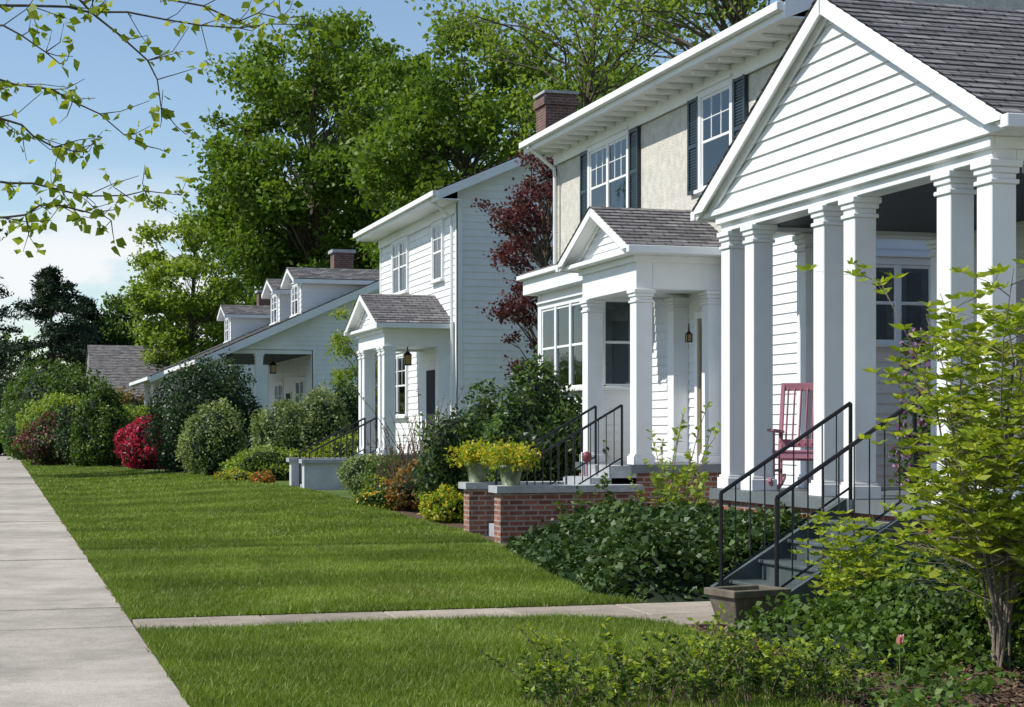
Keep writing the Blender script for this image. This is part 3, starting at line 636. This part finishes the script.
B('hedge_shrub',5.7,78,0,1.3,1.3,2.6,.13,5000,[L['spring']],16)
B('low_hedge',7.6,49,.12,1.5,.6,.95,.08,5000,[L['spring']],17)
B('low_hedge',9.4,47,.12,1.2,.7,1.3,.08,4500,[L['yellow']],18)
B('small_pale_shrub',8.0,38.2,.12,.6,.6,.95,.06,5500,[L['pale']],19)
B('rhododendron_shrub',8.85,27.9,0,1.0,1.0,2.45,.11,12000,[L['dark'],L['mid']],20,asp=.45,rough=.4,flower=.5,core=.88)
B('rhododendron_shrub',8.2,29.6,0,1.0,1.0,2.15,.11,10000,[L['dark'],L['mid']],21,asp=.45,rough=.4,flower=.5,core=.88)
B('bronze_shrub',7.7,32.2,0,.55,.7,1.0,.07,4000,[L['bronze'],L['bloomo']],23,flower=.12,rough=.5)
B('flowering_shrub',7.2,33.0,0,.5,.8,.7,.07,3000,[L['mid'],L['bloomy']],24,flower=.2,rough=.5)
B('flowering_shrub',7.45,29.0,0,.35,.6,.6,.07,2600,[L['yellow'],L['bloomy']],22,flower=.15,rough=.5)
B('green_shrub',7.9,35.6,.1,.5,.6,.9,.07,3000,[L['mid']],25)
B('orange_flowers',6.7,45.5,.12,.3,.5,.4,.06,1800,[L['mid'],L['bloomo']],26,flower=.4)
B('yellow_flowers',6.3,47.8,.12,.5,.6,.4,.06,2000,[L['spring'],L['bloomy']],27,flower=.3)
B('lilac_bush',11.6,19.75,0,.5,.45,2.75,.09,4200,[L['mid'],L['lilac']],28,flower=.4,rough=.6,core=.6)
B('green_shrub',7.2,13.0,0,.55,.5,.62,.06,5000,[L['mid']],31,rough=.45)
B('green_shrub',7.6,12.0,0,.75,.7,.9,.055,7000,[L['dark']],32,rough=.45)
B('green_shrub',6.7,11.4,0,.6,.6,.55,.05,6500,[L['mid']],33,rough=.45)
B('green_shrub',7.2,10.4,0,.7,.6,.8,.05,6500,[L['spring']],34,rough=.45)
def hivy(X,Y):
    e=S((X-xrv(Y)+.05)/.7)*S((Y-14.95)/.35)*S((22.6-Y)/.8)*S((8.2-X)/.2)
    far=S((Y-16.5)/4)
    return e*((.40-.26*far)+(.22-.10*far)*hnoise(X,Y,1.5)+(.12+.22*far)*S((X-6.6)/1.2))
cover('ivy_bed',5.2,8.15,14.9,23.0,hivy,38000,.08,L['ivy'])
def hgc(X,Y):
    e=S((X-xrv(np.minimum(Y,13.0))-.1)/.5)*S((13.1-Y)/.4)*S((Y-9.9)/.5)*S((X-5.3)/.3)*(1-S((.6-np.hypot((X-5.85)/1.0,(Y-12.75)))/.3))
    return e*(.06+.26*hnoise(X,Y,2.2,4))
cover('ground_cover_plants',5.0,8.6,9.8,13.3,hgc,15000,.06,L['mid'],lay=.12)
def hg2(X,Y):
    return S((X-4.4)/.3)*S((9.9-Y)/.5)*S((Y-7.4)/.3)*(.02+.10*hnoise(X,Y,2.5,1))*(hnoise(X,Y,1.8,5)>.5)
cover('ground_cover_plants',4.3,8,7.4,10,hg2,7000,.05,L['mid'],lay=.05,corec='mulch')
n=26000; X=4.6+4*rng.random(n);Y=7.3+5.6*rng.random(n);k=X>xrv(Y)+.02;X=X[k];Y=Y[k]
npmesh('mulch_chips',leafq(np.stack([X,Y,.0+.02*rng.random(len(X))],1),.05,.4,2.),4,[L['chips']],rng.random(len(X)))
def stems(name,xs,ys,n,h,leaf,lms,per=22,bark='twig',asp=.55,spread=.25,r=.004,z=0,lpos=.25):
    cx,cy=(xs[0]+xs[1])/2,(ys[0]+ys[1])/2; e=empty(name,(cx,cy,z)); tb=MB(); P=[];Dd=[];F=[]
    for i in range(n):
        x=random.uniform(*xs);y=random.uniform(*ys);hh=h*random.uniform(.4,1)*(1-.35*abs((x-cx)/(xs[1]-xs[0])*2)**2)*(.75+.5*float(hnoise(x,y,3)))
        dx,dy=random.gauss(0,spread)*hh,random.gauss(0,spread)*hh
        pts=[(x,y,z),(x+dx*.3,y+dy*.3,z+hh*.45),(x+dx*.75,y+dy*.75,z+hh*.8),(x+dx*1.1,y+dy*1.1,z+hh)]
        tb.tube(pts,r,r*.35,4); pa=np.array(pts)
        for j in range(per):
            f=(lpos+(1-lpos)*random.random())*3; q=int(min(f,2)); p=pa[q]+(pa[q+1]-pa[q])*(f-q)
            P.append(p); F.append(f/3); Dd.append((random.gauss(0,1),random.gauss(0,1),random.uniform(-.1,.9)))
    P=np.array(P);D=unit(np.array(Dd)); mi=(np.array(F)+.12*rng.normal(size=len(F))>.78).astype(int) if len(lms)>1 else None
    npmesh('leaves',leafq(P,leaf,asp,.5,None,0,D),4,lms,rng.random(len(P)),e,(cx,cy,z),mi); tb.build('stems',[M[bark]],e,origin=(cx,cy,z)); return e
stems('low_leafy_shrub',(2.85,4.75),(8.75,9.6),230,.46,.04,[L['mid'],L['yellow']],28,asp=.5,spread=.4)
stems('bare_twig_shrub',(7.5,8.7),(33.5,34.5),90,2.4,.06,[L['bronze']],10,r=.012,spread=.2)
stems('tall_leafy_plant',(8.3,8.8),(20.5,21.7),30,1.9,.10,[L['spring']],24,r=.01,spread=.2)
stems('tall_leafy_plant',(7.3,7.9),(21.4,22.4),18,1.0,.08,[L['mid']],24,r=.008,spread=.25)
def sapling(name,x,y,h,n,spread,lm,leaf,seed,nwh=6,rad=.024):
    r=np.random.default_rng(seed); e=empty(name,(x,y,0)); tb=MB(); P=[];D=[]
    def whorl(p):
        k=r.integers(5,8); a0=r.random()*6.28
        for j in range(k):
            a=a0+j*6.28/k; P.append(p); D.append((math.cos(a),math.sin(a),.25+.3*r.random()))
    for s in range(n):
        a=r.random()*6.28; ln=h*(.6+.42*r.random()); rr=spread*(.25+.75*r.random()) if s else .1
        pts=[np.array([x+math.cos(a)*.03*s**.3,y+math.sin(a)*.03*s**.3,0])]
        for i in range(1,7):
            f=i/6; pts.append(np.array([x+math.cos(a)*rr*f**1.3+r.normal()*.03,y+math.sin(a)*rr*f**1.3+r.normal()*.03,ln*f]))
        R=rad*(1 if s==0 else .5); tb.tube(pts,R,R*.2,7)
        for q in range(nwh*3):
            f=(.22+.78*r.random())*6; i=int(min(f,5)); p=pts[i]+(pts[i+1]-pts[i])*(f-i)
            b=r.random()*6.28; l=spread*(.25+.45*r.random())*(1.15-f/8)
            m=p+np.array([math.cos(b)*l*.5,math.sin(b)*l*.5,l*.22]); q2=p+np.array([math.cos(b)*l,math.sin(b)*l,l*.3+.03*r.normal()])
            tb.tube([p,m,q2],R*.3,R*.1,4); whorl(q2); whorl(m+r.normal(size=3)*.03)
            for t in range(3):
                o=q2*.6+m*.4+np.array([r.normal()*.12,r.normal()*.12,.03+.04*r.random()]); tb.tube([m,o],R*.14,R*.08,3); whorl(o)
    P=np.array(P);D=np.array(D); npmesh('leaves',leafq(P,leaf,.42,.8,None,0,D),4,[lm],r.random(len(P)),e,(x,y,0)); tb.build('stems',[M['barkl']],e,True,origin=(x,y,0))
sapling('garden_sapling',6.42,10.1,2.6,14,1.2,L['yellow'],.078,5,8)
sapling('leafy_garden_shrub',7.0,9.4,1.3,6,.8,L['spring'],.08,8,5,.015)
sapling('leafy_garden_shrub',6.35,12.0,1.15,4,.5,L['yellow'],.065,9,4,.012)
# ---------------------------------------------------------------- trees
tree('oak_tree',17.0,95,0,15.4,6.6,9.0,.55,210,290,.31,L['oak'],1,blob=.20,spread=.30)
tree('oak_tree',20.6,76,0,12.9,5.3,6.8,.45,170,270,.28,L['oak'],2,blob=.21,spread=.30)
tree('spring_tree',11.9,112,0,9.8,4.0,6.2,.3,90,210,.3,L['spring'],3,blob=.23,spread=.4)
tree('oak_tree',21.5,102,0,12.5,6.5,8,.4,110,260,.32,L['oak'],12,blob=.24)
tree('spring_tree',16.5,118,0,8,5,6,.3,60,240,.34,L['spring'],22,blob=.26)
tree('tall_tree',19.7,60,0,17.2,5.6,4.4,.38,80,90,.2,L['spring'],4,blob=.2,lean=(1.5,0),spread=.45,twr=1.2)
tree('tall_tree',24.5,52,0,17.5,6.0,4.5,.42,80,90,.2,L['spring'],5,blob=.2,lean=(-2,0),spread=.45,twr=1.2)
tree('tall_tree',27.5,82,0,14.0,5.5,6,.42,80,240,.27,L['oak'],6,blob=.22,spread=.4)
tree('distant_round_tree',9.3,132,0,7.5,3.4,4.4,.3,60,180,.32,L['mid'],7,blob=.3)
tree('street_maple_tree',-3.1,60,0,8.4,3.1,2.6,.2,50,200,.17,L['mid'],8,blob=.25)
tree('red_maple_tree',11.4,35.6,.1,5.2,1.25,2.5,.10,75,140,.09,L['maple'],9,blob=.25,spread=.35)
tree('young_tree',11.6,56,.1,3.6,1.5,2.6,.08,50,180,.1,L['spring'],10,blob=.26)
def conifer(name,x,y,h,r,seed,n=20000):
    e=empty(name,(x,y,0)); q=np.random.default_rng(seed); tb=MB(); tb.tube([(x,y,0),(x,y,h)],.3,.03,7); P=[]
    nb=150
    for i in range(nb):
        f=q.random()**.8; z=1+(h-1)*f; l=r*(1-f)**.6*(.55+.6*q.random()); a=q.random()*6.28
        tip=np.array([x+math.cos(a)*l,y+math.sin(a)*l,z-l*.12]); tb.tube([(x,y,z),tip],.05,.01,4)
        k=n//nb; t=q.random((k,1))**.6; p=np.array([x,y,z])*(1-t)+tip*t+q.normal(size=(k,3))*np.array([.35,.35,.2])*(.5+.6*(1-f)); P.append(p)
    P=np.concatenate(P); npmesh('needles',leafq(P,.3,.35,.2),4,[L['conifer']],q.random(len(P)),e,(x,y,0)); tb.build('trunk',[M['bark']],e,origin=(x,y,0))
conifer('conifer_tree',3.4,122,12.6,6.0,1); conifer('conifer_tree',-1.5,126,13.8,5.5,2); conifer('conifer_tree',6.0,130,11.2,5.0,3,14000)
P=[];R=[]
for i in range(85):
    x=-70+200*random.random(); y=170+40*random.random(); h=7+5*random.random(); w=3.5+3*random.random(); k=480; c=random.random()
    d=runit(k)*(rng.random((k,1))**.3)*np.array([w,w,h*.5]); P.append(np.array([x,y,h*.5])+d); R.append(np.clip(c*.6+.4*rng.random(k),0,1))
npmesh('distant_trees',leafq(np.concatenate(P),.9,.7),4,[L['oak']],np.concatenate(R))
def street_tree():
    e=empty('street_redbud_tree',(-2.2,7.2,0)); tb=MB(); q=np.random.default_rng(3); P=[];D=[]
    tb.tube([(-2.2,7.2,0),(-2.15,7.2,1.5),(-2.2,7.15,3.0),(-2.0,7.1,4.2),(-1.9,7.1,5.4)],.13,.05,10)
    br=[[(-2.15,7.15,2.7),(-1.2,7.1,3.3),(-.4,7.05,3.42),(0,7,3.24),(.38,7,3.27),(.78,6.98,3.22),(1.22,6.95,3.25)],
        [(-2.0,7.1,4.0),(-1.0,7.1,3.95),(-.1,7.05,3.6),(.3,7,3.33),(.55,7,3.08),(.68,7,2.82)],
        [(-2.1,7.2,2.6),(-1.2,7.3,3.0),(-.4,7.3,3.08),(0,7.3,3.02),(.3,7.3,2.95),(.6,7.3,2.78)],
        [(-2.18,7.2,2.1),(-1.2,7.2,2.55),(-.4,7.2,2.62),(.0,7.2,2.6),(.35,7.2,2.56),(.72,7.2,2.57)],
        [(-2.18,7.1,2.0),(-1.2,6.9,2.35),(-.4,6.9,2.38),(0,6.9,2.42),(.25,6.9,2.46),(.42,6.9,2.42)],
        [(-2.0,7.1,4.1),(-1,7.4,3.9),(0,7.5,3.6),(.5,7.5,3.5),(1.0,7.5,3.4),(1.3,7.5,3.42)],
        [(-2.0,7.1,3.4),(-1,6.8,3.3),(-.3,6.7,3.2),(.0,6.7,3.1),(.22,6.7,2.98)],
        [(-2.1,7.1,3.2),(-1,7.0,3.1),(-.3,7.0,2.95),(.0,7.0,2.82),(.2,7.0,2.72),(.32,7.0,2.7)],
        [(-1.95,7.1,5.0),(-2.6,6.8,5.6),(-3.3,6.5,5.9)],[(-1.9,7.1,5.3),(-1.5,7.6,6.2),(-1.2,8,6.6)],[(-2.1,7.1,3.8),(-3.0,7.6,4.4),(-3.8,8,4.8)]]
    for pts in br:
        pa=[np.array(p,float) for p in pts]; pp=[]
        for a,c in zip(pa[:-1],pa[1:]):
            for t in (0,.33,.66): pp.append(a+(c-a)*t+q.normal(size=3)*.014)
        pp.append(pa[-1]); tb.tube(pp,.010,.002,6)
        tot=len(pp)
        for i in range(tot//4,tot):
            for _ in range(3):
                if q.random()<.3: continue
                p=pp[i]; dr=unit(np.array([q.normal()*.5+.5,q.normal()*.7,q.normal()*.6])); l=.06+.17*q.random()*(1 if i<tot-2 else .4)
                m=p+dr*l*.5+q.normal(size=3)*.01; t=p+dr*l+np.array([0,0,.02]); tb.tube([p,m,t],.0024,.0012,4)
                for c in (m,t,m*.5+t*.5,t,p):
                    for _2 in range(q.integers(0,3)): P.append(c); D.append(unit(np.array([q.normal(),q.normal(),q.normal()*.6-.35])))
    P=np.array(P);D=np.array(D); off=D*.008
    npmesh('leaves',leafq(P+off,.042,.8,.3,None,0,D),4,[L['yellow']],q.random(len(P)),e,(-2.2,7.2,0)); tb.build('trunk_and_limbs',[M['bark']],e,True,origin=(-2.2,7.2,0))
street_tree()
# ---------------------------------------------------------------- light, sky, camera
Sd=Vector((-.86,.12,.92)).normalized(); el=math.asin(Sd.z); az=math.atan2(Sd.x,Sd.y)
sun=bpy.data.lights.new('sun','SUN'); sun.energy=5.0; sun.angle=math.radians(.5); sun.color=(1,.95,.86)
so=bpy.data.objects.new('sun',sun); scene.collection.objects.link(so); so.rotation_euler=Sd.to_track_quat('Z','Y').to_euler(); so.location=(-20,10,30)
w=bpy.data.worlds.new('World'); scene.world=w; w.use_nodes=True; nt=w.node_tree; nt.nodes.clear()
sky=nt.nodes.new('ShaderNodeTexSky'); sky.sky_type='NISHITA'; sky.sun_disc=False; sky.sun_elevation=el; sky.sun_rotation=az; sky.air_density=1.0; sky.dust_density=.1; sky.ozone_density=1.6
tc=nt.nodes.new('ShaderNodeTexCoord'); mp=nt.nodes.new('ShaderNodeMapping'); mp.inputs['Scale'].default_value=(1,1,2.0); mp.inputs['Location'].default_value=(.35,.0,.1); nt.links.new(tc.outputs['Generated'],mp.inputs[0])
nf=noise(nt,mp.outputs[0],9.0,5,.56); cf=ramp(nt,nf,[(.42,0.),(.53,1.)])
sx=nt.nodes.new('ShaderNodeSeparateXYZ'); nt.links.new(tc.outputs['Generated'],sx.inputs[0]); hf=ramp(nt,sx.outputs[2],[(.10,1.),(.15,.0)])
mu=nt.nodes.new('ShaderNodeMath'); mu.operation='MULTIPLY'; nt.links.new(cf,mu.inputs[0]); nt.links.new(hf,mu.inputs[1])
c=mixc(nt,mu.outputs[0],sky.outputs[0],(6.6,6.8,7.0))
bg=nt.nodes.new('ShaderNodeBackground'); bg.inputs[1].default_value=.14; nt.links.new(c,bg.inputs[0]); ow=nt.nodes.new('ShaderNodeOutputWorld'); nt.links.new(bg.outputs[0],ow.inputs[0])
cam=bpy.data.cameras.new('camera'); co=bpy.data.objects.new('camera',cam); scene.collection.objects.link(co); scene.camera=co
cam.sensor_width=36; cam.lens=1720/1024*36; cam.shift_y=76.5/1024; cam.clip_end=3000; cam.clip_start=.1
co.location=(0,0,1.6); co.rotation_euler=(math.radians(90),0,-math.radians(16.6))
scene.view_settings.view_transform='Standard'; scene.view_settings.look='None'; scene.view_settings.exposure=0
